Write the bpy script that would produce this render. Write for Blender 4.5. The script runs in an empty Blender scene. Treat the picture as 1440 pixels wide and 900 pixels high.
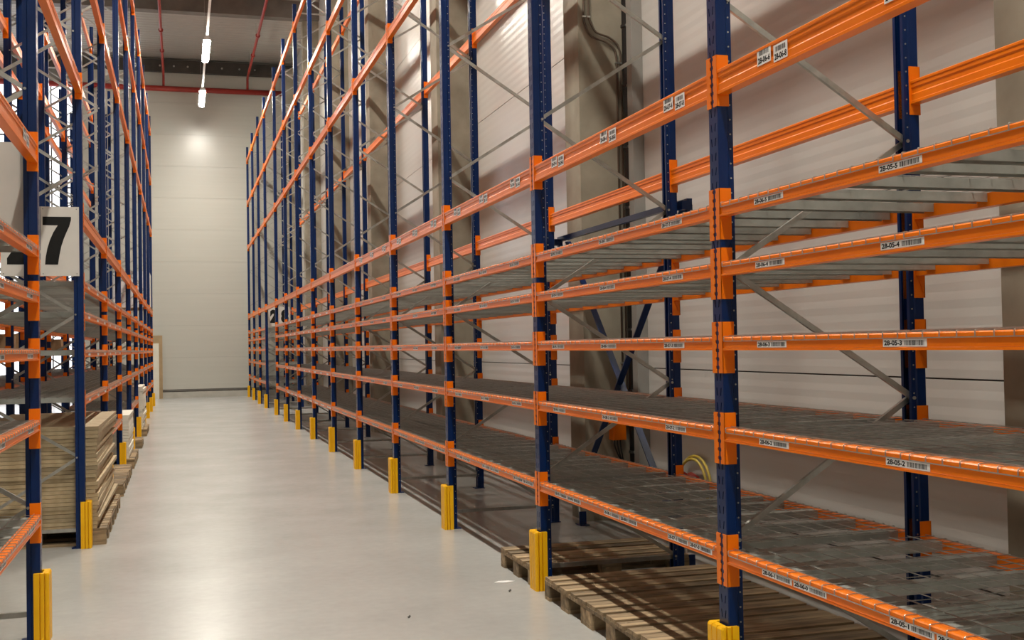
import bpy, bmesh, math, random
from mathutils import Matrix, Vector
random.seed(7)
PI = math.pi
scene = bpy.context.scene
COL = scene.collection

# ------------------------------------------------------------------ camera
F_PX, YAW, PITCH, ROLL, EYE = 1601.99, 0.2840, 0.0221, -0.0176, 1.6898
fw = Vector((math.sin(YAW)*math.cos(PITCH), math.cos(YAW)*math.cos(PITCH), math.sin(PITCH)))
r0 = Vector((math.cos(YAW), -math.sin(YAW), 0)); u0 = r0.cross(fw)
rr = math.cos(ROLL)*r0 + math.sin(ROLL)*u0; uu = -math.sin(ROLL)*r0 + math.cos(ROLL)*u0
cd = bpy.data.cameras.new('camera'); cam = bpy.data.objects.new('camera', cd); COL.objects.link(cam)
cd.sensor_width = 36.0; cd.lens = F_PX/1440*36.0; cd.clip_start = 0.05; cd.clip_end = 200
cam.matrix_world = Matrix(((rr.x, uu.x, -fw.x, 0), (rr.y, uu.y, -fw.y, 0), (rr.z, uu.z, -fw.z, EYE), (0, 0, 0, 1)))
scene.camera = cam

# ------------------------------------------------------------------ world and exposure
wd = bpy.data.worlds.new('world'); scene.world = wd; wd.use_nodes = True
wd.node_tree.nodes['Background'].inputs[0].default_value = (0.9, 0.92, 1.0, 1)
wd.node_tree.nodes['Background'].inputs[1].default_value = 0.0
vs = scene.view_settings
vs.view_transform = 'Standard'; vs.look = 'None'; vs.gamma = 1.0; vs.use_curve_mapping = False
vs.exposure = 0.36
LAMP_WATT = 110.0
LAMP_COL = (1.0, 0.95, 0.85)
LAMP_YS = [-4.6, 1.6, 7.8, 14.0, 20.2, 26.4, 32.6, 38.8]

# ------------------------------------------------------------------ layout
XF, D = 2.373, 1.074           # aisle face of the wall-side rack, rack depth
XL = -0.80                     # aisle face of the rack opposite
PW, PD = 0.095, 0.078          # post width along the aisle, post depth
POST_H = 9.0
NY = {n: 4.7125 + (n-2)*2.8 for n in range(1, 12)}
NY.update({12: 33.55, 13: 36.40, 14: 39.20, 15: 42.0})
PY = {k: 7.235 + (k-1)*3.3 for k in range(0, 11)}
XWALL, YEND, HCEIL = 4.19, 42.75, 12.25
TOPS_S = [0.7415, 1.2956, 1.7097, 2.0485, 2.3205]     # tops of the five shelf beams
TOPS_L = [2.932, 5.412, 7.010, 8.560]                 # tops of the tall pallet beams
HS, HL = 0.060, 0.113

# ------------------------------------------------------------------ materials
def nodes(name):
    m = bpy.data.materials.new(name); m.use_nodes = True
    nt = m.node_tree; return m, nt, nt.nodes['Principled BSDF']

def add(nt, kind, **kw):
    n = nt.nodes.new(kind)
    for k, v in kw.items(): setattr(n, k, v)
    return n

def paint(name, c1, c2, rough, scale=6.0, metal=0.0, bump=0.0, coat=0.0, rnd=0.0, stretch=(1, 1, 1), rough2=None, spec=0.5):
    m, nt, b = nodes(name); b.inputs['Specular IOR Level'].default_value = spec
    tc = add(nt, 'ShaderNodeTexCoord'); mp = add(nt, 'ShaderNodeMapping'); mp.inputs['Scale'].default_value = stretch
    nz = add(nt, 'ShaderNodeTexNoise'); nz.inputs['Scale'].default_value = scale; nz.inputs['Detail'].default_value = 5
    nt.links.new(tc.outputs['Object'], mp.inputs[0]); nt.links.new(mp.outputs[0], nz.inputs['Vector'])
    rp = add(nt, 'ShaderNodeValToRGB'); rp.color_ramp.elements[0].position = 0.3; rp.color_ramp.elements[1].position = 0.7
    rp.color_ramp.elements[0].color = (*c1, 1); rp.color_ramp.elements[1].color = (*c2, 1)
    nt.links.new(nz.outputs['Fac'], rp.inputs[0])
    out = rp.outputs[0]
    if rnd:
        oi = add(nt, 'ShaderNodeObjectInfo'); hs = add(nt, 'ShaderNodeHueSaturation')
        mr = add(nt, 'ShaderNodeMapRange'); mr.inputs['To Min'].default_value = 1-rnd; mr.inputs['To Max'].default_value = 1+rnd
        nt.links.new(oi.outputs['Random'], mr.inputs[0]); nt.links.new(mr.outputs[0], hs.inputs['Value']); nt.links.new(out, hs.inputs['Color']); out = hs.outputs[0]
    nt.links.new(out, b.inputs['Base Color'])
    b.inputs['Roughness'].default_value = rough; b.inputs['Metallic'].default_value = metal
    if coat: b.inputs['Coat Weight'].default_value = coat; b.inputs['Coat Roughness'].default_value = 0.15
    if rough2 is not None:
        mr2 = add(nt, 'ShaderNodeMapRange'); mr2.inputs['To Min'].default_value = rough; mr2.inputs['To Max'].default_value = rough2
        nt.links.new(nz.outputs['Fac'], mr2.inputs[0]); nt.links.new(mr2.outputs[0], b.inputs['Roughness'])
    if bump:
        bp = add(nt, 'ShaderNodeBump'); bp.inputs['Strength'].default_value = bump; bp.inputs['Distance'].default_value = 0.01
        nt.links.new(nz.outputs['Fac'], bp.inputs['Height']); nt.links.new(bp.outputs[0], b.inputs['Normal'])
    return m

M = {}
M['blue'] = paint('blue_powder_coat', (0.001, 0.015, 0.080), (0.0015, 0.020, 0.102), 0.28, 4, spec=0.32)
M['orange'] = paint('orange_powder_coat', (0.84, 0.175, 0.0015), (0.90, 0.205, 0.002), 0.30, 3, spec=0.30)
M['yellow'] = paint('yellow_plastic', (0.86, 0.44, 0.002), (0.92, 0.50, 0.004), 0.42, 8, spec=0.3)
M['zinc'] = paint('galvanised_steel', (0.40, 0.395, 0.36), (0.54, 0.535, 0.50), 0.30, 18, metal=0.85, rnd=0.08)
M['channel'] = paint('galvanised_channel', (0.33, 0.345, 0.315), (0.42, 0.435, 0.40), 0.42, 14, metal=0.45, rnd=0.12)
M['wire'] = paint('zinc_wire', (0.40, 0.395, 0.37), (0.50, 0.495, 0.47), 0.32, 30, metal=0.7)
M['white'] = paint('sticker_white', (0.80, 0.80, 0.79), (0.86, 0.86, 0.85), 0.5, 5)
M['black'] = paint('print_black', (0.012, 0.012, 0.012), (0.016, 0.016, 0.016), 0.6, 5, spec=0.15)
M['board'] = paint('sign_board', (0.62, 0.60, 0.56), (0.68, 0.66, 0.62), 0.5, 4)
M['concrete'] = paint('cast_concrete', (0.235, 0.21, 0.158), (0.37, 0.335, 0.26), 0.8, 2.6, bump=0.25)
M['wood'] = paint('pallet_wood', (0.115, 0.08, 0.045), (0.40, 0.29, 0.165), 0.8, 5, bump=0.3, rnd=0.42, stretch=(0.6, 6, 4))
M['sheet'] = paint('chipboard', (0.36, 0.27, 0.15), (0.48, 0.38, 0.235), 0.7, 12, rnd=0.24)
M['pale'] = paint('pale_board', (0.66, 0.62, 0.52), (0.74, 0.70, 0.60), 0.6, 4, rnd=0.05)
M['brown'] = paint('brown_board', (0.36, 0.25, 0.13), (0.44, 0.31, 0.17), 0.65, 4)
M['carton'] = paint('cardboard', (0.26, 0.16, 0.08), (0.36, 0.23, 0.12), 0.8, 6, rnd=0.2)
M['film'] = paint('stretch_film', (0.72, 0.73, 0.74), (0.82, 0.83, 0.84), 0.25, 9)
M['red'] = paint('red_pipe_paint', (0.30, 0.022, 0.014), (0.36, 0.03, 0.02), 0.4, 4)
M['dark'] = paint('dark_steel', (0.045, 0.04, 0.035), (0.07, 0.06, 0.05), 0.55, 4)
M['girder'] = paint('girder_grey', (0.13, 0.115, 0.10), (0.18, 0.16, 0.14), 0.6, 3)
M['pvc'] = paint('black_pipe', (0.012, 0.013, 0.013), (0.02, 0.02, 0.02), 0.35, 5)
M['conduit'] = paint('brown_conduit', (0.085, 0.06, 0.04), (0.12, 0.085, 0.06), 0.5, 5)
M['grey'] = paint('grey_metal_cover', (0.24, 0.235, 0.215), (0.29, 0.28, 0.26), 0.5, 4)
M['hose'] = paint('yellow_hose', (0.50, 0.37, 0.05), (0.58, 0.44, 0.07), 0.4, 6)
M['lampbody'] = paint('lamp_housing', (0.55, 0.55, 0.54), (0.65, 0.65, 0.64), 0.4, 4)
M['plinth'] = paint('plinth_concrete', (0.42, 0.40, 0.35), (0.52, 0.50, 0.44), 0.7, 3)

def wall_panel(name='sandwich_panel', c1=(0.52, 0.512, 0.485), c2=(0.59, 0.582, 0.55), rough=0.28, spec=0.8, bump=0.35):
    m, nt, b = nodes(name)
    tc = add(nt, 'ShaderNodeTexCoord'); mp = add(nt, 'ShaderNodeMapping'); mp.inputs['Scale'].default_value = (0.15, 0.15, 6)
    nz = add(nt, 'ShaderNodeTexNoise'); nz.inputs['Scale'].default_value = 2.0; nz.inputs['Detail'].default_value = 4
    nt.links.new(tc.outputs['Object'], mp.inputs[0]); nt.links.new(mp.outputs[0], nz.inputs['Vector'])
    rp = add(nt, 'ShaderNodeValToRGB'); rp.color_ramp.elements[0].color = (*c1, 1); rp.color_ramp.elements[1].color = (*c2, 1)
    nt.links.new(nz.outputs['Fac'], rp.inputs[0]); nt.links.new(rp.outputs[0], b.inputs['Base Color'])
    wv = add(nt, 'ShaderNodeTexWave', wave_type='BANDS', bands_direction='Z', wave_profile='TRI'); wv.inputs['Scale'].default_value = 3.2
    nt.links.new(tc.outputs['Object'], wv.inputs['Vector'])
    bp = add(nt, 'ShaderNodeBump'); bp.inputs['Strength'].default_value = bump; bp.inputs['Distance'].default_value = 0.004
    nt.links.new(wv.outputs['Fac'], bp.inputs['Height']); nt.links.new(bp.outputs[0], b.inputs['Normal'])
    b.inputs['Roughness'].default_value = rough; b.inputs['Specular IOR Level'].default_value = spec
    return m
M['panel'] = wall_panel()
M['end_panel'] = wall_panel('end_wall_panel', (0.50, 0.49, 0.43), (0.56, 0.55, 0.49), 0.30, 1.0, 0.06)

def floor_mat():
    m, nt, b = nodes('polished_concrete')
    tc = add(nt, 'ShaderNodeTexCoord')
    n1 = add(nt, 'ShaderNodeTexNoise'); n1.inputs['Scale'].default_value = 0.9; n1.inputs['Detail'].default_value = 8; n1.inputs['Roughness'].default_value = 0.62
    n2 = add(nt, 'ShaderNodeTexNoise'); n2.inputs['Scale'].default_value = 14; n2.inputs['Detail'].default_value = 6
    nt.links.new(tc.outputs['Object'], n1.inputs['Vector']); nt.links.new(tc.outputs['Object'], n2.inputs['Vector'])
    rp = add(nt, 'ShaderNodeValToRGB'); e = rp.color_ramp.elements
    e[0].position = 0.32; e[0].color = (0.385, 0.388, 0.37, 1); e[1].position = 0.70; e[1].color = (0.455, 0.458, 0.438, 1)
    nt.links.new(n1.outputs['Fac'], rp.inputs[0])
    mx = add(nt, 'ShaderNodeMixRGB', blend_type='OVERLAY'); mx.inputs[0].default_value = 0.08
    nt.links.new(rp.outputs[0], mx.inputs[1]); nt.links.new(n2.outputs['Fac'], mx.inputs[2]); nt.links.new(mx.outputs[0], b.inputs['Base Color'])
    mr = add(nt, 'ShaderNodeMapRange'); mr.inputs['To Min'].default_value = 0.22; mr.inputs['To Max'].default_value = 0.28
    nt.links.new(n1.outputs['Fac'], mr.inputs[0]); nt.links.new(mr.outputs[0], b.inputs['Roughness'])
    bp = add(nt, 'ShaderNodeBump'); bp.inputs['Strength'].default_value = 0.04; bp.inputs['Distance'].default_value = 0.003
    nt.links.new(n2.outputs['Fac'], bp.inputs['Height']); nt.links.new(bp.outputs[0], b.inputs['Normal'])
    b.inputs['Specular IOR Level'].default_value = 0.6
    return m
M['floor'] = floor_mat()

def deck_roof():
    m, nt, b = nodes('trapezoid_roof_sheet')
    tc = add(nt, 'ShaderNodeTexCoord')
    wv = add(nt, 'ShaderNodeTexWave', wave_type='BANDS', bands_direction='Y', wave_profile='TRI'); wv.inputs['Scale'].default_value = 1.1
    nt.links.new(tc.outputs['Object'], wv.inputs['Vector'])
    bp = add(nt, 'ShaderNodeBump'); bp.inputs['Strength'].default_value = 0.6; bp.inputs['Distance'].default_value = 0.05
    nt.links.new(wv.outputs['Fac'], bp.inputs['Height']); nt.links.new(bp.outputs[0], b.inputs['Normal'])
    b.inputs['Base Color'].default_value = (0.40, 0.37, 0.33, 1); b.inputs['Roughness'].default_value = 0.5
    return m
M['roof'] = deck_roof()

def emit(name, col, strength):
    m, nt, b = nodes(name)
    b.inputs['Base Color'].default_value = (0.8, 0.8, 0.8, 1); b.inputs['Emission Color'].default_value = (*col, 1); b.inputs['Emission Strength'].default_value = strength
    return m
M['lamp'] = emit('lamp_diffuser', (1.0, 0.945, 0.835), 140.0)
M['daylight'] = emit('daylit_pane', (0.90, 0.93, 1.0), 1.6)

# ------------------------------------------------------------------ mesh helpers
class MB:
    def __init__(self): self.v = []; self.f = []
    def box(self, x0, x1, y0, y1, z0, z1):
        b = len(self.v)
        self.v += [(x0, y0, z0), (x1, y0, z0), (x1, y1, z0), (x0, y1, z0), (x0, y0, z1), (x1, y0, z1), (x1, y1, z1), (x0, y1, z1)]
        self.f += [tuple(b+i for i in q) for q in ((0, 3, 2, 1), (4, 5, 6, 7), (0, 1, 5, 4), (1, 2, 6, 5), (2, 3, 7, 6), (3, 0, 4, 7))]
        return self
    def quad(self, *p):
        b = len(self.v); self.v += list(p); self.f.append(tuple(range(b, b+len(p)))); return self
    def extrude(self, poly, a0, a1, axis):
        # poly of 2D points; axis 'y': (x,z) pairs, 'z': (x,y), 'x': (y,z)
        n = len(poly); b = len(self.v)
        mk = {'y': lambda p, a: (p[0], a, p[1]), 'z': lambda p, a: (p[0], p[1], a), 'x': lambda p, a: (a, p[0], p[1])}[axis]
        self.v += [mk(p, a0) for p in poly] + [mk(p, a1) for p in poly]
        self.f.append(tuple(range(b, b+n))); self.f.append(tuple(range(b+2*n-1, b+n-1, -1)))
        for i in range(n):
            j = (i+1) % n; self.f.append((b+i, b+n+i, b+n+j, b+j))
        return self
    def bar(self, p, q, w, h, up=(0, 0, 1)):
        p, q = Vector(p), Vector(q); d = (q-p).normalized(); s = d.cross(Vector(up))
        if s.length < 1e-6: s = Vector((1, 0, 0))
        s.normalize(); t = s.cross(d); b = len(self.v)
        for c in (p, q):
            for a, e in ((-1, -1), (1, -1), (1, 1), (-1, 1)): self.v.append(tuple(c + s*(a*w/2) + t*(e*h/2)))
        self.f += [tuple(b+i for i in g) for g in ((3, 2, 1, 0), (4, 5, 6, 7), (0, 1, 5, 4), (1, 2, 6, 5), (2, 3, 7, 6), (3, 0, 4, 7))]
        return self
    def tube(self, pts, r, sides=8, cap=True):
        pts = [Vector(p) for p in pts]; b = len(self.v); n = len(pts); pn = None
        for i, p in enumerate(pts):
            t = ((pts[min(i+1, n-1)]-p).normalized() + (p-pts[max(i-1, 0)]).normalized())
            t = t.normalized() if t.length > 1e-9 else Vector((0, 0, 1))
            if pn is None:
                pn = t.cross(Vector((0, 0, 1)));
                if pn.length < 1e-4: pn = t.cross(Vector((0, 1, 0)))
            pn = (pn - t*pn.dot(t)).normalized(); bn = t.cross(pn)
            for k in range(sides):
                a = 2*PI*(k+0.5)/sides; self.v.append(tuple(p + (pn*math.cos(a) + bn*math.sin(a))*r))
        for i in range(n-1):
            for k in range(sides):
                k2 = (k+1) % sides; self.f.append((b+i*sides+k, b+i*sides+k2, b+(i+1)*sides+k2, b+(i+1)*sides+k))
        if cap:
            self.f.append(tuple(b+k for k in reversed(range(sides)))); self.f.append(tuple(b+(n-1)*sides+k for k in range(sides)))
        return self
    def mesh(self, name, mat, s=1, smooth=False, fix=False):
        v = [(x*s, y, z) for x, y, z in self.v]; f = [tuple(reversed(q)) for q in self.f] if s < 0 else self.f
        me = bpy.data.meshes.new(name); me.from_pydata(v, [], f); me.update()
        if fix:
            bm = bmesh.new(); bm.from_mesh(me); bmesh.ops.recalc_face_normals(bm, faces=bm.faces); bm.to_mesh(me); bm.free()
        if smooth: me.polygons.foreach_set('use_smooth', [True]*len(me.polygons))
        me.materials.append(M[mat] if isinstance(mat, str) else mat)
        return me

def ob(name, me, parent=None, loc=(0, 0, 0), rot=(0, 0, 0)):
    o = bpy.data.objects.new(name, me); COL.objects.link(o); o.parent = parent; o.location = loc; o.rotation_euler = rot
    return o
def tag(o, label, cat, group=None):
    o['label'] = label; o['category'] = cat
    if group: o['group'] = group
    return o
def thing(name, label, cat, loc=(0, 0, 0), rotz=0, group=None):
    o = bpy.data.objects.new(name, None); COL.objects.link(o); o.location = loc; o.rotation_euler = (0, 0, rotz); o.empty_display_size = 0.1
    return tag(o, label, cat, group)
def struct(name, me, loc=(0, 0, 0), label=None):
    o = ob(name, me, None, loc); o['kind'] = 'structure'
    if label: o['label'] = label
    return o
ORD = ['zeroth', 'first', 'second', 'third', 'fourth', 'fifth', 'sixth', 'seventh', 'eighth', 'ninth', 'tenth', 'eleventh', 'twelfth', 'thirteenth', 'fourteenth', 'fifteenth',
       'sixteenth', 'seventeenth', 'eighteenth', 'nineteenth', 'twentieth'] + ['twenty-'+w for w in ('first', 'second', 'third', 'fourth', 'fifth', 'sixth', 'seventh', 'eighth', 'ninth')]

# ------------------------------------------------------------------ the shell
XW0, Y0 = -9.0, -7.0
fl = MB().box(XW0, XWALL+0.3, Y0, YEND+0.3, -0.2, 0.0)
struct('floor', fl.mesh('floor', 'floor'), label='light grey polished concrete floor of the warehouse aisle')

ce = struct('ceiling', MB().box(XW0, XWALL+0.3, Y0, YEND+0.3, HCEIL, HCEIL+0.2).mesh('ceiling', 'roof'), label='pale trapezoid sheet roof above the racks')
gird = MB().box(XW0, XWALL, -0.18, 0.18, 11.72, HCEIL).mesh('girder', 'girder')
COLY = [4.27 + 6.185*i for i in range(-1, 7)]
for y in COLY:
    if y < YEND-3: ob('girder', gird, ce, (0, y - 0.25, 0))
eb = ob('edge_beam', MB().box(XW0, XWALL, -0.16, 0.0, 11.74, 12.18).mesh('edge_beam', 'dark'), ce, (0, YEND-0.03, 0))
bolt_me = MB().tube([(0, 0, 0), (0, -0.03, 0)], 0.035, 8).mesh('bolt', 'zinc')
for x in (-0.58, -0.1, 0.38, 1.58, 2.2, 2.75): ob('bolt', bolt_me, eb, (x, -0.16, 11.95))

# panelled wall behind the rack: every panel its own piece
wr = struct('wall_right', MB().box(XWALL+0.02, XWALL+0.3, Y0, YEND+0.3, 0, HCEIL).mesh('wall_right', 'dark'), label='wall clad in off-white horizontal sandwich panels')
zj = [0.0, 0.31] + [1.455 + 1.152*i for i in range(10)]
zj = [z for z in zj if z < HCEIL-0.3] + [HCEIL]
colx = sorted([Y0] + [c for c in COLY if c > Y0] + [YEND])
pm = {}
for i in range(len(colx)-1):
    for j in range(len(zj)-1):
        L, h = colx[i+1]-colx[i]-0.012, zj[j+1]-zj[j]-0.010
        key = (round(L, 3), round(h, 3))
        if key not in pm: pm[key] = MB().box(0, 0.03, 0, L, 0, h).mesh('panel', 'panel')
        ob('panel', pm[key], wr, (XWALL, colx[i]+0.006, zj[j]+0.005))
wb = struct('wall_back', MB().box(XW0, XWALL+0.3, YEND+0.03, YEND+0.3, 0, HCEIL).mesh('wall_back', 'grey'), label='tall end wall of off-white horizontal panels closing the aisle')
for j in range(len(zj)-1):
    if j == 0: continue
    for (xa, xb) in ((-3.3, XWALL),):
        key = ('e', round(xb-xa, 3), round(zj[j+1]-zj[j], 3))
        if key not in pm: pm[key] = MB().box(0, xb-xa, 0, 0.03, 0, zj[j+1]-zj[j]-0.004).mesh('panel', 'end_panel')
        ob('panel', pm[key], wb, (xa, YEND, zj[j]+0.005))
struct('baseboard_back', MB().box(XW0, XWALL, YEND-0.02, YEND+0.03, 0, 0.22).mesh('baseboard', 'plinth'), label='low concrete plinth at the foot of the end wall')
struct('trim_1', MB().box(-3.3, XWALL, YEND-0.012, YEND+0.03, 0.22, 0.25).mesh('trim', 'dark'), label='dark drip rail above the end wall plinth')
struct('wall_left', MB().box(XW0-0.3, XW0, Y0, YEND+0.3, 0, HCEIL).mesh('wall_left', 'panel'))
struct('wall_front', MB().box(XW0, XWALL+0.3, Y0-0.3, Y0, 0, HCEIL).mesh('wall_front', 'panel'))

# daylit glazing closing the neighbouring aisle
gw = struct('window_1', MB().box(-8.9, -3.3, 0, 0.02, 0.25, 11.2).mesh('window_back', 'dark'), (0, YEND+0.02, 0), 'tall daylit translucent glazing closing the neighbouring aisle')
pane = MB().box(0, 0.88, -0.02, 0.0, 0, 1.75).mesh('pane', 'daylight')
for i in range(6):
    for j in range(6): ob('pane', pane, gw, (-8.88 + i*0.93, 0, 0.30 + j*1.81))

# concrete wall columns
colm = MB().box(3.70, XWALL-0.002, 0, 0.42, 0, HCEIL-0.53).mesh('concrete_column', 'concrete')
for i, y in enumerate(COLY):
    o = struct('concrete_column', colm, (0, y - 0.21, 0)); o['group'] = 'concrete columns along the panelled wall'
    o['label'] = 'bare concrete column standing against the panelled wall, %s from the end wall' % ORD[len(COLY)-i]

# red sprinkler pipes
def pipe_thing(name, label, cat, pts, r, mat, sides=10, group=None):
    return tag(ob(name, MB().tube(pts, r, sides).mesh(name, mat, smooth=True)), label, cat, group)
pipe_thing('sprinkler_main', 'thick red sprinkler main running across the end wall', 'pipe', [(XW0+0.1, YEND-0.40, 11.08), (XWALL-0.05, YEND-0.40, 11.08)], 0.10, 'red')
for x, nm in ((-0.46, 'above the rack with sign 27'), (2.47, 'above the rack along the panelled wall')):
    t = thing('sprinkler_branch', 'thin red sprinkler branch pipe under the roof ' + nm, 'pipe', (x, 0, 0), 0, 'sprinkler branch pipes')
    ob('pipe', MB().tube([(0, Y0+0.2, 11.60), (0, YEND-0.55, 11.60), (0, YEND-0.42, 11.52), (0, YEND-0.40, 11.18)], 0.045, 8).mesh('pipe', 'red', smooth=True), t)
    cl = MB().tube([(0, 0, 0), (0, 0.06, 0)], 0.075, 8).mesh('coupling', 'red')
    for y in (36.5, 39.0, 30.2): ob('coupling', cl, t, (0, y, 11.60))
    hg = MB().box(-0.008, 0.008, -0.008, 0.008, 11.64, HCEIL).mesh('hanger', 'zinc')
    for y in (8.0, 15.0, 22.0, 29.0, 37.4, 41.0): ob('hanger', hg, t, (0, y, 0))

# ------------------------------------------------------------------ lamps
def lamp_row(x, ys, where, grp):
    rail = thing('lamp_rail', 'thin white lamp rail hanging over ' + where, 'rail', (x, 0, 0), 0, None)
    ob('rail', MB().box(-0.03, 0.03, ys[0]-3, min(ys[-1]+1.2, YEND-1), 10.13, 10.19).mesh('rail', 'lampbody'), rail)
    wm = MB().box(-0.004, 0.004, -0.004, 0.004, 10.19, HCEIL).mesh('suspension_wire', 'zinc')
    for y in ys: ob('suspension_wire', wm, rail, (0, y+1.5, 0))
    body = MB().extrude([(-0.10, 0.0), (0.10, 0.0), (0.08, 0.07), (0.04, 0.10), (-0.04, 0.10), (-0.08, 0.07)], -1.15, 1.15, 'y').mesh('housing', 'lampbody', fix=True)
    dif = MB().extrude([(-.085, -.001), (-.075, -.045), (-.05, -.065), (.05, -.065), (.075, -.045), (.085, -.001)], -1.12, 1.12, 'y').mesh('diffuser', 'lamp', fix=True)
    for i, y in enumerate(ys):
        t = thing('high_bay_lamp', 'long white high bay lamp over %s, %s from the end wall' % (where, ORD[len(ys)-i]), 'lamp', (x, y, 10.03), 0, grp)
        off = '' if y > 30 else '_%s_offscreen' % ORD[len(ys)-i]      # only the two lamps next to the end wall hang inside the frame
        ob('housing', body, t); ob('diffuser' + off, dif, t)
        ld = bpy.data.lights.new('lamp_light', 'AREA'); ld.shape = 'RECTANGLE'; ld.size = 0.17; ld.size_y = 2.2; ld.energy = LAMP_WATT; ld.spread = math.radians(125); ld.color = LAMP_COL
        lo = bpy.data.objects.new('lamp_light' + off, ld); COL.objects.link(lo); lo.parent = t; lo.location = (0, 0, -0.075)
lamp_row(0.79, LAMP_YS, 'the main aisle', 'lamps over the main aisle')

# ------------------------------------------------------------------ rack parts (s = +1: depth grows towards +x, -1: towards -x)
CACHE = {}
def cached(key, fn):
    if key not in CACHE: CACHE[key] = fn()
    return CACHE[key]

def post_mesh(s):
    def mk():
        m = MB(); H = POST_H; W = PW
        for mir in (0, 1):
            path = [(0, .018), (0, .004), (.004, 0), (.048, 0), (.054, .008), (PD, .008), (PD, .028)]
            if mir: path = [(u, W-y) for u, y in path]
            for (a, b) in zip(path[:-1], path[1:]):
                q = [(a[0], a[1], 0), (b[0], b[1], 0), (b[0], b[1], H), (a[0], a[1], H)]
                m.quad(*(q if mir else reversed(q)))
        m.quad((0, .040, 0), (0, .040, H), (0, .055, H), (0, .055, 0))
        p = 0.0675; n = int(H/p)
        for k in range(n+1):
            z0 = k*p; z1 = min(H, z0+p)
            for (ya, yb, sl) in ((.018, .040, -1), (.055, .077, 1)):
                if z1-z0 < p-1e-6: m.quad((0, ya, z0), (0, ya, z1), (0, yb, z1), (0, yb, z0)); continue
                c = (ya+yb)/2; w = .0036; d = .0035*sl; za, zb = z0+.016, z0+.052
                o = [(ya, z0), (yb, z0), (yb, z1), (ya, z1)]; i = [(c-w-d, za), (c+w-d, za), (c+w+d, zb), (c-w+d, zb)]
                for e in range(4):
                    g = (e+1) % 4
                    m.quad((0, *o[e]), (0, *i[e]), (0, *i[g]), (0, *o[g]))
        return m.mesh('post', 'blue', s)
    return cached(('post', s), mk)

def dots_mesh(s):
    def mk():
        m = MB(); p = 0.0675
        for k in range(2, int(POST_H/p)-1):
            z = k*p
            m.tube([(.064, .0090, z), (.064, .0064, z)], .0044, 6)
        return m.mesh('rivets', 'zinc', s)
    return cached(('dots', s), mk)

FOOT = lambda s: cached(('foot', s), lambda: MB().box(-.010, .112, -.004, .099, 0, .008).mesh('foot_plate', 'blue', s))
Z_R0, Z_ST = 0.165, 0.619
def brace_mesh(up, s):
    def mk():
        m = MB(); a, b = (.052, D-.052) if up else (D-.052, .052)
        p, q = Vector((a, 0, 0)), Vector((b, 0, Z_ST))
        d = (q-p).normalized(); n = Vector((-d.z, 0, d.x)); w, t, th = .026, .020, .0025
        prof = [(-w/2, -t/2), (w/2, -t/2), (w/2, t/2), (w/2-th*2, t/2), (w/2-th*2, -t/2+th), (-w/2+th*2, -t/2+th), (-w/2+th*2, t/2), (-w/2, t/2)]
        k = len(prof)
        m.v = [tuple(e + n*x + Vector((0, y, 0))) for e in (p, q) for x, y in prof]
        m.f = [tuple(range(k)), tuple(range(2*k-1, k-1, -1))] + [(i, k+i, k+(i+1) % k, (i+1) % k) for i in range(k)]
        return m.mesh('brace', 'zinc', s, fix=True)
    return cached(('brace', up, s), mk)

def make_frame(xa, y, s, label, group, near=False):
    t = thing('upright_frame', label, 'rack frame', (xa, y, 0), 0, group)
    fp = ob('front_post', post_mesh(s), t, (0, 0, 0.008)); rp = ob('rear_post', post_mesh(-s), t, (s*D, 0, 0.008))
    if near and s > 0:
        for p, ss in ((fp, s), (rp, -s)):
            d = ob('rivets', dots_mesh(ss), p); d['kind'] = 'stuff'
    ob('foot_plate', FOOT(s), t); ob('foot_plate', FOOT(-s), t, (s*D, 0, 0))
    hz = cached('hbrace', lambda: MB().box(.05, D-.05, -.011, .011, -.015, .015).mesh('horizontal_brace', 'zinc', 1))
    hz2 = cached('hbraceL', lambda: MB().box(.05, D-.05, -.011, .011, -.015, .015).mesh('horizontal_brace', 'zinc', -1))
    ob('horizontal_brace', hz if s > 0 else hz2, t, (0, PW/2, Z_R0-.01))
    k = 0; z = Z_R0
    nodes_ = []
    while z + Z_ST < POST_H-.05:
        ob('brace', brace_mesh(k % 2 == 1, s), t, (0, PW/2 + (.012 if k % 2 else -.012), z)); nodes_.append((D-.0655 if k % 2 == 0 else .0655, z)); z += Z_ST; k += 1
    ob('horizontal_brace', hz if s > 0 else hz2, t, (0, PW/2, z))
    if near:
        bm_ = cached('fbolt', lambda: MB().tube([(0, 0.010, 0), (0, .001, 0)], .0085, 8).mesh('bolt', 'zinc'))
        for u, zz in nodes_[:9]: ob('bolt', bm_, t, (s*u, 0.0, zz))
    return t

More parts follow.
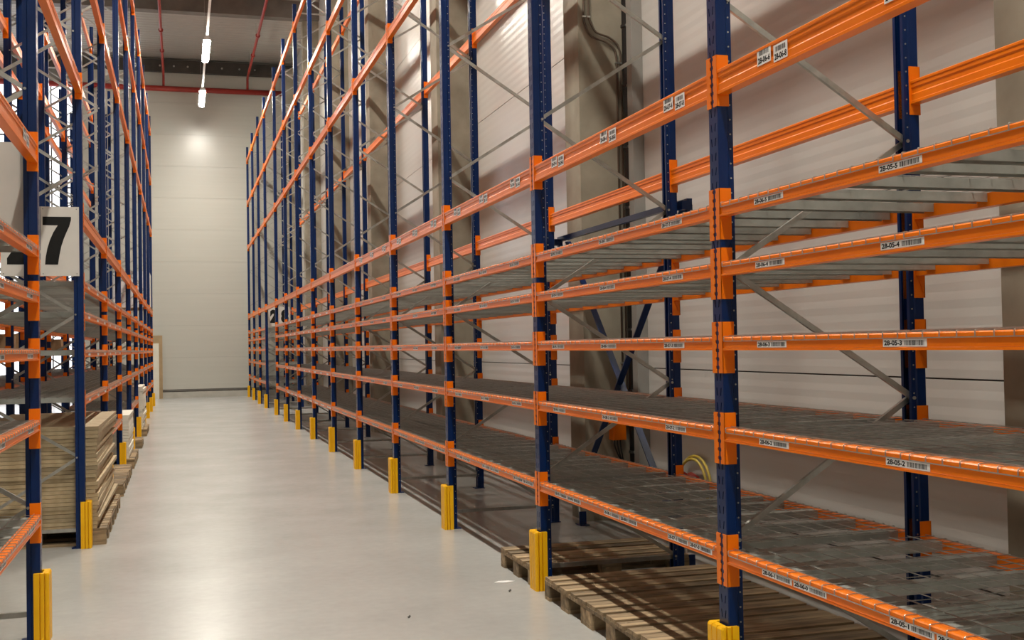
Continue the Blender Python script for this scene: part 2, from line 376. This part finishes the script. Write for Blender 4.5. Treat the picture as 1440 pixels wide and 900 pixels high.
PROF_S = [(-.003, 0), (-.003, .008), (.002, .011), (.002, .039), (-.002, .043), (-.002, .055), (.003, .060), (.047, .060), (.047, 0)]
PROF_L = [(-.002, 0), (-.002, .012), (.001, .015), (.001, .044), (.005, .050), (.005, .072), (.001, .078), (.001, .096), (-.002, .099), (-.002, .109), (.002, .113),
          (.046, .113), (.050, .109), (.050, .099), (.047, .096), (.047, .078), (.043, .072), (.043, .050), (.047, .044), (.047, .015), (.050, .012), (.050, 0)]
def rail_mesh(L, big, s):
    return cached(('rail', round(L, 3), big, s), lambda: MB().extrude(PROF_L if big else PROF_S, .004, L-.004, 'y').mesh('rail', 'orange', s, fix=True))
def conn_mesh(big, s, end, L):
    def mk():
        h = HL if big else HS; za, zb = h-.165, h+.070
        m = MB()
        m.box(-.004, .056, 0.0, .004, za, zb)
        n = 6; dz = (zb-za)/n; edge = []
        for i in range(n):
            z = za + i*dz; edge += [(-.036, z), (-.036, z+dz*.42), (-.029, z+dz*.50), (-.029, z+dz*.80), (-.036, z+dz*.90)]
        edge.append((-.036, zb))
        m.extrude([(.004, za)] + edge + [(.004, zb)], -.0045, -.0005, 'x')
        if not big: m.extrude([(-.003, 0), (.040, 0), (.004, -.085)], .004, .0065, 'y')
        if end: m.v = [(x, L-y, z) for x, y, z in m.v]
        return m.mesh('connector', 'orange', s, fix=True)
    return cached(('conn', big, s, end, round(L, 3)), mk)

TEXT = {}
def text_mesh_raw(body, bold=0.0):
    key = (body, bold)
    if key in TEXT: return TEXT[key]
    cu = bpy.data.curves.new('glyphs', 'FONT'); cu.body = body; cu.size = 1.0; cu.offset = bold; cu.resolution_u = 3
    o = bpy.data.objects.new('glyphs', cu); COL.objects.link(o)
    bpy.context.view_layer.update()
    me = bpy.data.meshes.new_from_object(o.evaluated_get(bpy.context.evaluated_depsgraph_get()))
    vv = [tuple(v.co)[:2] for v in me.vertices]; ff = [tuple(p.vertices) for p in me.polygons]
    bpy.data.objects.remove(o); bpy.data.curves.remove(cu); bpy.data.meshes.remove(me)
    xs = [v[0] for v in vv]; ys = [v[1] for v in vv]; x0, x1, y0, y1 = min(xs), max(xs), min(ys), max(ys)
    TEXT[key] = ([((a-x0)/(x1-x0), (b-y0)/(y1-y0)) for a, b in vv], ff)
    return TEXT[key]
def print_mesh(body, w, h, square):
    """flat print of one sticker in the (a right, b up) plane, then turned onto the rack face"""
    m = MB(); rnd = random.Random(body or 'bars')
    def rect(a0, a1, b0, b1): m.quad((0, a0, b0), (0, a1, b0), (0, a1, b1), (0, a0, b1))
    if square: ta, tb, tw, th, ba, bb, bw, bh = w*.06, h*.10, w*.88, h*.38, w*.14, h*.58, w*.74, h*.30
    else: ta, tb, tw, th, ba, bb, bw, bh = w*.03, h*.17, w*.42, h*.68, w*.50, h*.18, w*.46, h*.64
    if body:
        v, f = text_mesh_raw(body, .040); b = len(m.v)
        m.v += [(0, ta+x*tw, tb+y*th) for x, y in v]; m.f += [tuple(b+i for i in q) for q in f]
    else:
        for i in range(7): rect(ta+tw*(i+.1)/7, ta+tw*(i+.72)/7, tb+th*(0 if i not in (2, 5) else .4), tb+th*(1 if i not in (2, 5) else .6))
    a = ba
    while a < ba+bw-.004:
        d = rnd.choice((.0012, .0018, .003, .0042)); rect(a, a+d, bb, bb+bh); a += d + rnd.choice((.0012, .002, .003))
    return m
def sticker(parent, s, ypos, zpos, body, w=.245, h=.0265, u=.0015, square=False, printed=True):
    """ypos: edge where the text begins, seen from the aisle"""
    st = cached(('st', s, w, h), lambda: MB().box(-.0006, 0, -w if s > 0 else 0, 0 if s > 0 else w, 0, h).mesh('location_label', 'white', s))
    o = ob('location_label', st, parent, (s*u, ypos, zpos))
    if body: o['label'] = 'white barcode label reading ' + body
    if printed:
        def mk():
            m = print_mesh(body, w, h, square)
            m.v = [(-.0009, -a if s > 0 else a, b) for _, a, b in m.v]
            return m.mesh('lettering', 'black', s)
        ob('lettering', cached(('pr', s, body, w), mk), o)

def make_beam(xa, y, L, ztop, s, big, label, group):
    h = HL if big else HS
    t = thing('pallet_crossbar' if big else 'shelf_crossbar', label, 'rack beam', (xa, y, ztop-h), 0, group)
    ob('rail', rail_mesh(L, big, s), t)
    for e in (0, 1): ob('connector', conn_mesh(big, s, e, L), t)
    return t

def deck_meshes(W, s):
    def grid():
        m = MB(); r = .0024; n = 16 if W < 1.5 else 19; zt = .0030
        for i in range(n):
            y = .022 + (W-.044)*i/(n-1)
            m.tube([(-.0068, y, -.019), (-.0068, y, zt-.003), (-.003, y, zt), (D+.003, y, zt), (D+.0068, y, zt-.003), (D+.0068, y, -.019)], r, 4, False)
        for i in range(11):
            x = .030 + (D-.06)*i/10
            m.tube([(x, .004, zt+.0045), (x, W-.004, zt+.0045)], r, 4, False)
        for x in (-.0068, D+.0068): m.tube([(x, .022, -.019), (x, W-.022, -.019)], r, 4, False)
        return m.mesh('wire_grid', 'wire', s)
    def chan():
        m = MB(); w, d, th = .072, .040, .002
        m.extrude([(-w/2, -d), (-w/2, 0), (w/2, 0), (w/2, -d), (w/2-th, -d), (w/2-th, -th), (-w/2+th, -th), (-w/2+th, -d)], .0505, D-.0505, 'x')
        return m.mesh('support_channel', 'channel', s, fix=True)
    return cached(('deck', round(W, 3), s), grid), cached(('chan', s), chan)
def make_deck(xa, y, W, ztop, s, label, group, detail=True):
    t = thing('wire_deck', label, 'shelf deck', (xa, y, ztop), 0, group)
    g, c = deck_meshes(W, s)
    ob('wire_grid', g, t)
    n = 4 if W < 1.5 else 5
    for i in range(n): ob('support_channel', c, t, (0, .12 + (W-.24)*i/(n-1), -.0008))
    return t

GUARD = {}
def guard_mesh(s):
    def mk():
        g = .019; n0, a0 = -.030, -.050
        poly = [(.036, n0), (.004, n0), (.004, n0+g), (-.003, n0+g), (-.003, n0), (-.022, n0), (-.022, n0+g), (-.029, n0+g), (-.029, n0), (-.040, n0),
                (a0, n0+.010), (a0, .020), (a0+g, .020), (a0+g, .028), (a0, .028), (a0, .070), (a0+g, .070), (a0+g, .078), (a0, .078), (a0, .115), (-.040, .125), (.036, .125), (.036, .101), (-.013, .101), (-.013, -.006), (.036, -.006)]
        m = MB(); m.extrude(poly, 0, .392, 'z')
        c = (-.02, .0475)
        ins = [(u + (-.013-u)*.15 if u < -.02 else u, y) for u, y in poly]
        k = len(poly); b = len(m.v)
        m.v += [(u, y, .402) for u, y in ins]
        m.f.pop(1)
        m.f.append(tuple(range(b+k-1, b-1, -1)))
        for i in range(k): j = (i+1) % k; m.f.append((k+i, b+i, b+j, k+j))
        return m.mesh('post_guard', 'yellow', s, fix=True)
    return cached(('guard', s), mk)
# guards stand clear of the foot plates by covering them: a cut-out sleeve
def make_guard(xa, y, s, label, group):
    return tag(ob('post_guard', guard_mesh(s), None, (xa, y, 0.0)), label, 'post guard', group)

# ------------------------------------------------------------------ rack along the panelled wall
RW = 'panelled-wall rack'
for n in range(1, 16):
    k = ORD[16-n]
    make_frame(XF, NY[n], 1, 'blue upright frame with zigzag braces, %s from the end wall, %s' % (k, RW), 'upright frames of the panelled-wall rack', near=n <= 5)
    make_guard(XF, NY[n], 1, 'yellow ribbed plastic guard on the %s blue post from the end wall, %s' % (k, RW), 'yellow guards of the panelled-wall rack')
LEVEL = ['lowest level', 'second level', 'third level', 'fourth level', 'fifth level', 'sixth level', 'seventh level', 'eighth level', 'top level']
for b in range(1, 15):
    y0 = NY[b] + PW; L = NY[b+1] - y0; k = ORD[15-b]; tunnel = b == 11
    where = '%s bay from end wall, %s' % (k, RW)
    for li, zt in enumerate(TOPS_S + TOPS_L):
        big = li >= 5
        if tunnel and not big: continue
        for side in ('front', 'rear'):
            if side == 'rear' and b > 11 and li > 5: continue
            ss = 1 if side == 'front' else -1
            t = make_beam(XF if side == 'front' else XF + D, y0, L, zt, ss, big,
                          '%s orange %s beam, %s, %s' % ('deep' if big else 'slim', side, LEVEL[li], where), '%s beams of the panelled-wall rack' % ('deep' if big else 'slim'))
            if side == 'front' and li <= 5 and b <= 9:
                far = L
                for j in range(3):
                    num = '%02d' % (3*b+3-j); ye = far - .32 - .91*j
                    txt = ('28-%s-%d' % (num, li+1)) if b <= 3 else None
                    pr = b <= 6
                    if li < 5:
                        sticker(t, 1, ye, .0115, txt, printed=pr)
                        if li == 0: sticker(t, 1, ye-.258, .0115, ('28-%s-0' % num) if txt else None, printed=pr)
                    elif b <= 5:
                        sticker(t, 1, ye-.06, .036, txt, .115, .070, -.0004, True, pr)
                        sticker(t, 1, ye-.198, .020, ('28-%s-8' % num) if txt else None, .112, .070, -.0004, True, pr)
        if not big:
            for hf in (0, 1):
                W = L/2 - .006
                make_deck(XF, y0 + .004 + hf*(L/2), W, zt, 1, 'wire deck, %s, %s half of %s' % (LEVEL[li], 'endward' if hf else 'other', where), 'wire decks of the panelled-wall rack')

# ------------------------------------------------------------------ rack opposite, with sign 27
RL = 'sign 27 rack'
for p in range(0, 11):
    k = ORD[11-p]
    make_frame(XL, PY[p], -1, 'blue upright frame with zigzag braces, %s from the end wall, %s' % (k, RL), 'upright frames of the sign 27 rack', near=p in (1, 2, 3))
    make_guard(XL, PY[p], -1, 'yellow ribbed plastic guard on the %s blue post from the end wall, %s' % (k, RL), 'yellow guards of the sign 27 rack')
for b in range(0, 10):
    y0 = PY[b] + PW; L = PY[b+1] - y0; k = ORD[10-b]
    where = '%s bay from end wall, %s' % (k, RL)
    tops = TOPS_S + TOPS_L
    if b == 1: tops = [None]*5 + [4.063] + TOPS_L[1:]
    for li, zt in enumerate(tops):
        if zt is None: continue
        big = li >= 5
        if li == 0 and b in (2, 4, 6): continue
        for side in ('front', 'rear'):
            if side == 'rear' and b > 6 and li > 5: continue
            ss = -1 if side == 'front' else 1
            t = make_beam(XL if side == 'front' else XL - D, y0, L, zt, ss, big,
                          '%s orange %s beam, %s, %s' % ('deep' if big else 'slim', side, LEVEL[li], where), '%s beams of the sign 27 rack' % ('deep' if big else 'slim'))
            if side == 'front' and b in (0, 2, 3) and li < 5:
                for yy in (L-.50, L-1.6, .45): sticker(t, -1, yy, .0115, None, printed=(b == 0))
            if side == 'front' and b == 0 and li == 5:
                sticker(t, -1, L-.62, .036, None, .115, .070, -.0004, True); sticker(t, -1, L-.48, .020, None, .112, .070, -.0004, True)
        if not big:
            for hf in (0, 1):
                W = L/2 - .006
                make_deck(XL, y0 + .004 + hf*(L/2), W, zt, -1, 'wire deck, %s, %s half of %s' % (LEVEL[li], 'endward' if hf else 'other', where), 'wire decks of the sign 27 rack')

# rack row standing back to back with it, facing the neighbouring aisle
RB = 'rack behind sign 27'
XB = XL - 2*D - 0.2
for p in range(1, 11):
    make_frame(XB, PY[p], 1, 'blue upright frame, %s from the end wall, %s' % (ORD[11-p], RB), 'upright frames of the rack behind')
for b in range(2, 8):
    y0 = PY[b] + PW; L = PY[b+1] - y0; where = '%s bay from end wall, %s' % (ORD[10-b], RB)
    for li, zt in enumerate(TOPS_S + TOPS_L):
        if li in (0, 4, 8): continue
        big = li >= 5
        for side in ('front', 'rear'):
            if side == 'front' and li not in (1, 2, 5): continue
            make_beam(XB if side == 'front' else XB + D, y0, L, zt, 1 if side == 'front' else -1, big,
                      '%s orange %s beam, %s, %s' % ('deep' if big else 'slim', side, LEVEL[li], where), 'beams of the rack behind')
        if li in (1, 2):
            for hf in (0, 1):
                make_deck(XB, y0 + .004 + hf*(L/2), L/2-.006, zt, 1, 'wire deck, %s, %s half of %s' % (LEVEL[li], 'endward' if hf else 'other', where), 'wire decks of the rack behind')

# ------------------------------------------------------------------ number boards
def glyph7(w, h):
    P = [(0, 1), (1, 1), (1, .935), (.935, .80), (.84, .68), (.74, .54), (.65, .38), (.585, .20), (.53, 0), (.075, 0), (.10, .16), (.16, .34), (.25, .51), (.37, .67), (.53, .822), (0, .822)]
    return [(a*w, b*h) for a, b in P]
def number_board(char, x0, y, z0, w, h, label, group, facing=-1):
    t = thing('number_board', label, 'sign', (x0, y, z0), 0, group)
    ob('plate', MB().box(0, w, -.002, .002, 0, h).mesh('plate', 'board'), t)
    sc = cached('bscrew', lambda: MB().tube([(0, 0, 0), (0, -.003, 0)], .005, 8).mesh('screw', 'grey'))
    for a in (.02, w-.02):
        for c in (.02, h-.02): ob('screw', sc, t, (a, -.002, c))
    if char:
        m = MB(); gw, gh = w*.735, h*.69; ox, oz = w*.058, h*.165
        if char == '7':
            m.extrude([(ox+a, oz+b) for a, b in glyph7(gw, gh)], -.0035, -.0022, 'y')
            me = m.mesh('digit', 'black', fix=True)
        else:
            v, f = text_mesh_raw(char, .075)
            ox = w*.16
            m.v = [(ox+x*gw, -.003, oz+yy*gh) for x, yy in v]; m.f = f
            me = m.mesh('digit', 'black')
        ob('digit', me, t)
    return t
number_board('7', -1.141, PY[2]-.012, 2.355, .312, .60, 'white board with large black 7 screwed to blue frame', 'aisle number boards')
number_board('2', -1.458, PY[2]-.012, 2.355, .312, .60, 'white board with large black 2 beside the 7 board', 'aisle number boards')
number_board(None, -1.190, PY[1]+PW+.012, 2.355, .34, .60, 'blank pale back of a number board beside blue post', 'blank backs of number boards')
number_board(None, -1.540, PY[1]+PW+.012, 2.355, .34, .60, 'blank pale back of a number board behind the slim beam', 'blank backs of number boards')
number_board('2', XF+.090, NY[12]-.012, 2.36, .30, .56, 'white board with black digit two on aisle side of frame beyond tunnel bay', 'far aisle number boards')
number_board('8', XF+.400, NY[12]-.012, 2.36, .30, .56, 'white board with black digit eight deeper in the frame beyond tunnel bay', 'far aisle number boards')

# ------------------------------------------------------------------ pallets
PB = {}
def pallet_parts():
    if PB: return PB
    ys = [(0, .145), (.186, .286), (.3275, .4725), (.514, .614), (.655, .80)]
    for nm, w in (('wide', .145), ('slim', .10)): PB[nm] = MB().box(0, 1.2, 0, w, 0, .021).mesh('deck_board', 'wood')
    PB['cross'] = MB().box(0, .145, 0, .8, 0, .021).mesh('cross_board', 'wood')
    PB['blk'] = MB().box(0, .145, 0, .145, 0, .078).mesh('block', 'wood'); PB['blks'] = MB().box(0, .145, 0, .10, 0, .078).mesh('block', 'wood')
    PB['bot'] = MB().box(0, 1.2, 0, .10, 0, .022).mesh('bottom_board', 'wood'); PB['botw'] = MB().box(0, 1.2, 0, .145, 0, .022).mesh('bottom_board', 'wood')
    PB['ys'] = ys
    return PB
def pallet(x, y, rz, label, group):
    P = pallet_parts(); t = thing('wooden_pallet', label, 'pallet', (x, y, 0), rz, group)
    for i, (a, b) in enumerate(P['ys']):
        ob('deck_board', P['wide'] if i % 2 == 0 else P['slim'], t, (random.uniform(-.008, .008), a, .1235), (random.uniform(-.004, .004), 0, random.uniform(-.004, .004)))
    for x0 in (0, .5275, 1.055): ob('cross_board', P['cross'], t, (x0, 0, .1015))
    for x0 in (0, .5275, 1.055):
        for yb, k in ((0, 'blks'), (.3275, 'blk'), (.70, 'blks')): ob('block', P[k], t, (x0, yb, .0225))
    for yb, k in ((0, 'bot'), (.3275, 'botw'), (.70, 'bot')): ob('bottom_board', P[k], t, (0, yb, .0))
    return t
gp = 'empty pallets under the panelled-wall rack'
pallet(2.345, 7.648, 0.0, 'worn wooden pallet on the floor just beyond the third bay post', gp)
pallet(2.318, 6.465, 0.004, 'worn wooden pallet next to the yellow guard with its foot in view', gp)
pallet(2.312, 5.656, -0.003, 'worn wooden pallet, second from the blue post beside tag 28-06', gp)
pallet(2.325, 4.845, 0.002, 'worn wooden pallet touching the blue post beside tag 28-06', gp)
gl = 'pallets under the sign 27 rack'
for yy, lab in ((10.68, 'wooden pallet under the end of the tall chipboard stack'), (11.52, 'wooden pallet under the middle of the tall chipboard stack'), (12.36, 'wooden pallet under the far end of the tall chipboard stack')):
    pallet(-1.84, yy, 0, lab, gl)
for yy, lab in ((14.1, 'empty wooden pallet just beyond the tall chipboard stack'), (14.95, 'empty wooden pallet in the middle of the bay past the tall stack'), (15.8, 'empty wooden pallet before the guard with the leaning pale boards'),
                (17.4, 'wooden pallet under the short pale board stack'), (18.3, 'wooden pallet beside the short pale board stack'),
                (21.0, 'empty wooden pallet in the bay between the two pale stacks'), (23.95, 'wooden pallet under the pale board stack nearest the end wall'), (24.85, 'wooden pallet beyond the pale board stack nearest the end wall')):
    pallet(-1.85, yy, 0, lab, gl)

# ------------------------------------------------------------------ board stacks
def board_stack(x1, y0, width, length, z0, z1, th, mat, desc, group, jit=.02):
    n = int((z1-z0)/th); rnd = random.Random(desc)
    me = MB().box(-width, 0, 0, length, .0014, th-.0014).mesh('wood_panel', mat)
    for i in range(n):
        tag(ob('wood_panel', me, None, (x1 + rnd.uniform(-jit, jit*.4), y0 + rnd.uniform(0, jit*.6), z0+i*th), (0, 0, rnd.uniform(-.010, .010) if jit > .015 else 0)),
            '%s, %s from the top' % (desc, ORD[n-i]), 'board', group)
board_stack(-.700, 10.665, 1.06, 2.62, .1446, 1.075, .0345, 'sheet', 'chipboard sheet in tall stack beside sign 27', 'sheets of the tall chipboard stack', .030)
board_stack(-.72, 17.45, 1.02, 1.6, .1446, .80, .042, 'pale', 'pale board in the short stack behind two guards', 'boards of the short pale stack', .012)
board_stack(-.71, 23.95, 1.02, 1.7, .1446, 1.02, .050, 'pale', 'pale board in the stack nearest the end wall', 'boards of the far pale stack', .020)
tag(ob('wall_board', MB().box(-.20, 0, 0, .05, 0, 1.98).mesh('wall_board', 'pale'), None, (-.72, YEND-.30, 0.0), (-.06, 0, 0)), 'tall white board leaning against the end wall', 'board')
tag(ob('wall_board', MB().box(-.42, 0, 0, .03, 0, 2.26).mesh('wall_board', 'brown'), None, (-.60, YEND-.19, 0.0), (-.05, 0, 0)), 'tall brown board leaning behind the white board at end wall', 'board')

# cartons in the rack behind, film-wrapped load high up
cb = 0
for (x, y, w, l, h, lab) in ((-2.95, 17.7, .62, .55, .24, 'flat brown carton'), (-2.9, 18.5, .60, .70, .27, 'long brown carton'), (-2.85, 21.1, .55, .60, .24, 'square brown carton'), (-2.95, 22.2, .62, .8, .26, 'wide brown carton'), (-2.9, 24.6, .6, .9, .25, 'longest brown carton')):
    t = thing('carton', lab + ' on third level of the rack behind sign 27', 'box', (x, y, TOPS_S[2]+.0105), 0, 'cartons in the rack behind')
    ob('body', MB().box(0, w, 0, l, 0, h).mesh('body', 'carton'), t); ob('tape', MB().box(w/2-.025, w/2+.025, -.001, l+.001, h, h+.001).mesh('tape', 'hose'), t)
t = thing('wrapped_load', 'film-wrapped pale load on the deep beams near the end wall', 'load', (-1.82, PY[9]+.5, TOPS_L[0]+.002), 0)
for i in range(5): ob('board', MB().box(-.05, 1.05, i*.5, i*.5+.14, 0, .022).mesh('board', 'wood'), t)
ob('film', MB().extrude([(0, .05), (.03, 0), (.97, 0), (1, .05), (1, 2.05), (.97, 2.1), (.03, 2.1), (0, 2.05)], .022, 1.05, 'z').mesh('film', 'film', fix=True), t)

# ------------------------------------------------------------------ spine bracing behind the second bay
t = thing('spine_brace', 'blue steel cross brace with floor anchors behind the rack', 'brace', (3.52, NY[3], 0))
yA, yB = 0.0, 2.8
ob('top_bar', MB().box(-.02, .02, -.05, 2.88, 2.675, 2.720).mesh('top_bar', 'blue'), t)
for y in (-.055, 2.83): ob('bracket', MB().box(-.02, .02, y, y+.05, 2.60, 2.675).mesh('bracket', 'blue'), t); ob('bracket', MB().box(-.06, -.02, y, y+.09, 2.64, 2.70).mesh('bracket', 'blue'), t)
ob('diagonal', MB().bar((.045, 2.75, 2.665), (.045, .26, .16), .012, .055, (1, 0, 0)).mesh('diagonal', 'blue'), t)
ob('diagonal', MB().bar((.02, .10, 2.665), (.02, 2.58, .22), .012, .055, (1, 0, 0)).mesh('diagonal', 'blue'), t)
for y in (.22, 2.56):
    ob('anchor_plate', MB().box(.03, .12, y-.06, y+.08, 0, .010).box(.032, .10, y-.03, y-.02, .01, .13).mesh('anchor_plate', 'blue'), t)
    ob('turnbuckle', MB().bar((.045, y-.02, .06), (.045, y+.06 if y > 1 else y+.05, .26), .018, .018, (1, 0, 0)).mesh('turnbuckle', 'zinc'), t)

# ------------------------------------------------------------------ services on and beside the column
YC = COLY[2] - .21
pi = thing('downpipe', 'black rain downpipe with clamps beside the concrete column', 'pipe', (XWALL-.060, YC-.16, 0))
ob('pipe', MB().tube([(0, 0, .30), (0, 0, HCEIL-.2)], .042, 12).mesh('pipe', 'pvc', smooth=True), pi)
cl = MB().tube([(0, 0, -.012), (0, 0, .012)], .052, 12).mesh('clamp', 'pvc'); bl = MB().tube([(-.012, -.045, 0), (-.012, -.07, 0)], .016, 8).mesh('clamp_bolt', 'zinc')
for i in range(18): c = ob('clamp', cl, pi, (0, 0, .66+.58*i)); ob('clamp_bolt', bl, c)
tag(ob('cable_cover', MB().box(-.05, .06, -.05, .07, .31, HCEIL-.3).mesh('cable_cover', 'grey'), None, (XWALL-.062, YC-.36, 0)), 'grey metal cable cover running up the wall beside the downpipe', 'cover')
def smooth_path(P, n=5):
    out = []
    for i in range(len(P)-1):
        a, b = P[max(i-1, 0)], P[i]; c, d = P[i+1], P[min(i+2, len(P)-1)]
        for k in range(n):
            s = k/n; out.append(tuple(.5*((2*b[j]) + (c[j]-a[j])*s + (2*a[j]-5*b[j]+4*c[j]-d[j])*s*s + (3*b[j]-a[j]-3*c[j]+d[j])*s**3) for j in range(3)))
    return out + [P[-1]]
for dx, dz, nm in ((0, 0, 'outer'), (.048, .045, 'inner')):
    yq = YC - .018
    mid = smooth_path([(3.755+dx, yq, 4.83+dz), (3.765+dx, yq, 4.76+dz), (3.83+dx, yq, 4.645+dz), (3.97+dx*.8, yq, 4.60+dz), (4.065+dx*.7, yq, 4.53+dz), (4.085+dx*.9, yq, 4.42+dz)])
    t = thing('conduit', 'thin brown cable conduit bent across the concrete column, %s of two' % nm, 'conduit', (0, 0, 0), 0, 'conduits on the concrete column')
    ob('pipe', MB().tube([(3.755+dx, yq, HCEIL-.6)] + mid + [(4.085+dx*.9, yq, 1.15)], .010, 6).mesh('pipe', 'conduit', smooth=True), t)
    cm = cached('cclip', lambda: MB().box(-.016, .016, -.014, .017, -.008, .008).mesh('clip', 'zinc'))
    for z in (4.83, 6.0, 7.2): ob('clip', cm, t, (3.755+dx, yq, z))
    for z in (4.40, 3.75, 3.1, 2.3, 1.5): ob('clip', cm, t, (4.085+dx*.9, yq, z))
t = thing('junction_box', 'orange electrical box with black cables on the concrete column', 'box', (3.940, YC-.115, .77))
ob('case', MB().box(0, .13, 0, .115, 0, .36).mesh('case', 'orange'), t); ob('lid', MB().box(.008, .122, -.006, 0, .01, .35).mesh('lid', 'orange'), t)
for i in range(3): ob('cable', MB().tube(smooth_path([(.03+.03*i, .06, .0), (.03+.03*i, .05, -.06), (.07+.02*i, .04, -.16-.02*i), (.128, .05, -.21)]), .008, 6).mesh('cable', 'pvc', smooth=True), t)
tag(ob('wall_cable', MB().tube([(XWALL-.015, YC-.06, .545), (XWALL-.015, YC-.9, .53), (XWALL-.015, 8.95, .525), (XWALL-.015, 5.0, .51)], .012, 6).mesh('wall_cable', 'pvc', smooth=True)), 'black cable running low along the panelled wall', 'cable')
t = thing('coiled_hose', 'yellow hose with red couplings hung on the panelled wall', 'hose', (XWALL-.04, 8.80, 0))
lp = [(-.01*math.cos(a*2), .33*math.cos(a), .42+.31*math.sin(a)) for a in [PI*(1.05-1.15*i/14) for i in range(15)]]
ob('hose', MB().tube(lp + [(-.02, .34, .20), (-.05, .10, .03), (-.12, -.8, .025), (-.16, -1.9, .025), (-.20, -2.35, .03), (-.24, -2.48, .06)], .012, 8).mesh('hose', 'hose', smooth=True), t)
ob('hose', MB().tube([(x-.026, y*.92, (z-.42)*.92+.42) for x, y, z in lp], .012, 8).mesh('hose', 'hose', smooth=True), t)
for y in (.20, -.02): ob('coupling', MB().tube([(-.03, y-.05, .535), (-.03, y+.05, .555)], .042, 10).mesh('coupling', 'red', smooth=True), t)

# ------------------------------------------------------------------ litter on the floor
tag(ob('paper_scrap', MB().extrude([(-.06, 0), (.02, -.03), (.09, -.01), (.05, .03), (-.02, .035)], .001, .006, 'z').mesh('paper_scrap', 'white', fix=True), None, (2.19, 7.86, 0)), 'small white paper scrap on the floor beside yellow guard', 'litter')
for x, y, lab in ((2.15, 7.55, 'tiny dark crumb on the floor beside the paper scrap'), (1.35, 7.05, 'tiny dark crumb on the open aisle floor')):
    tag(ob('crumb', MB().tube([(0, 0, .0), (.012, .006, .008)], .007, 6).mesh('crumb', 'dark'), None, (x, y, 0.004)), lab, 'litter')
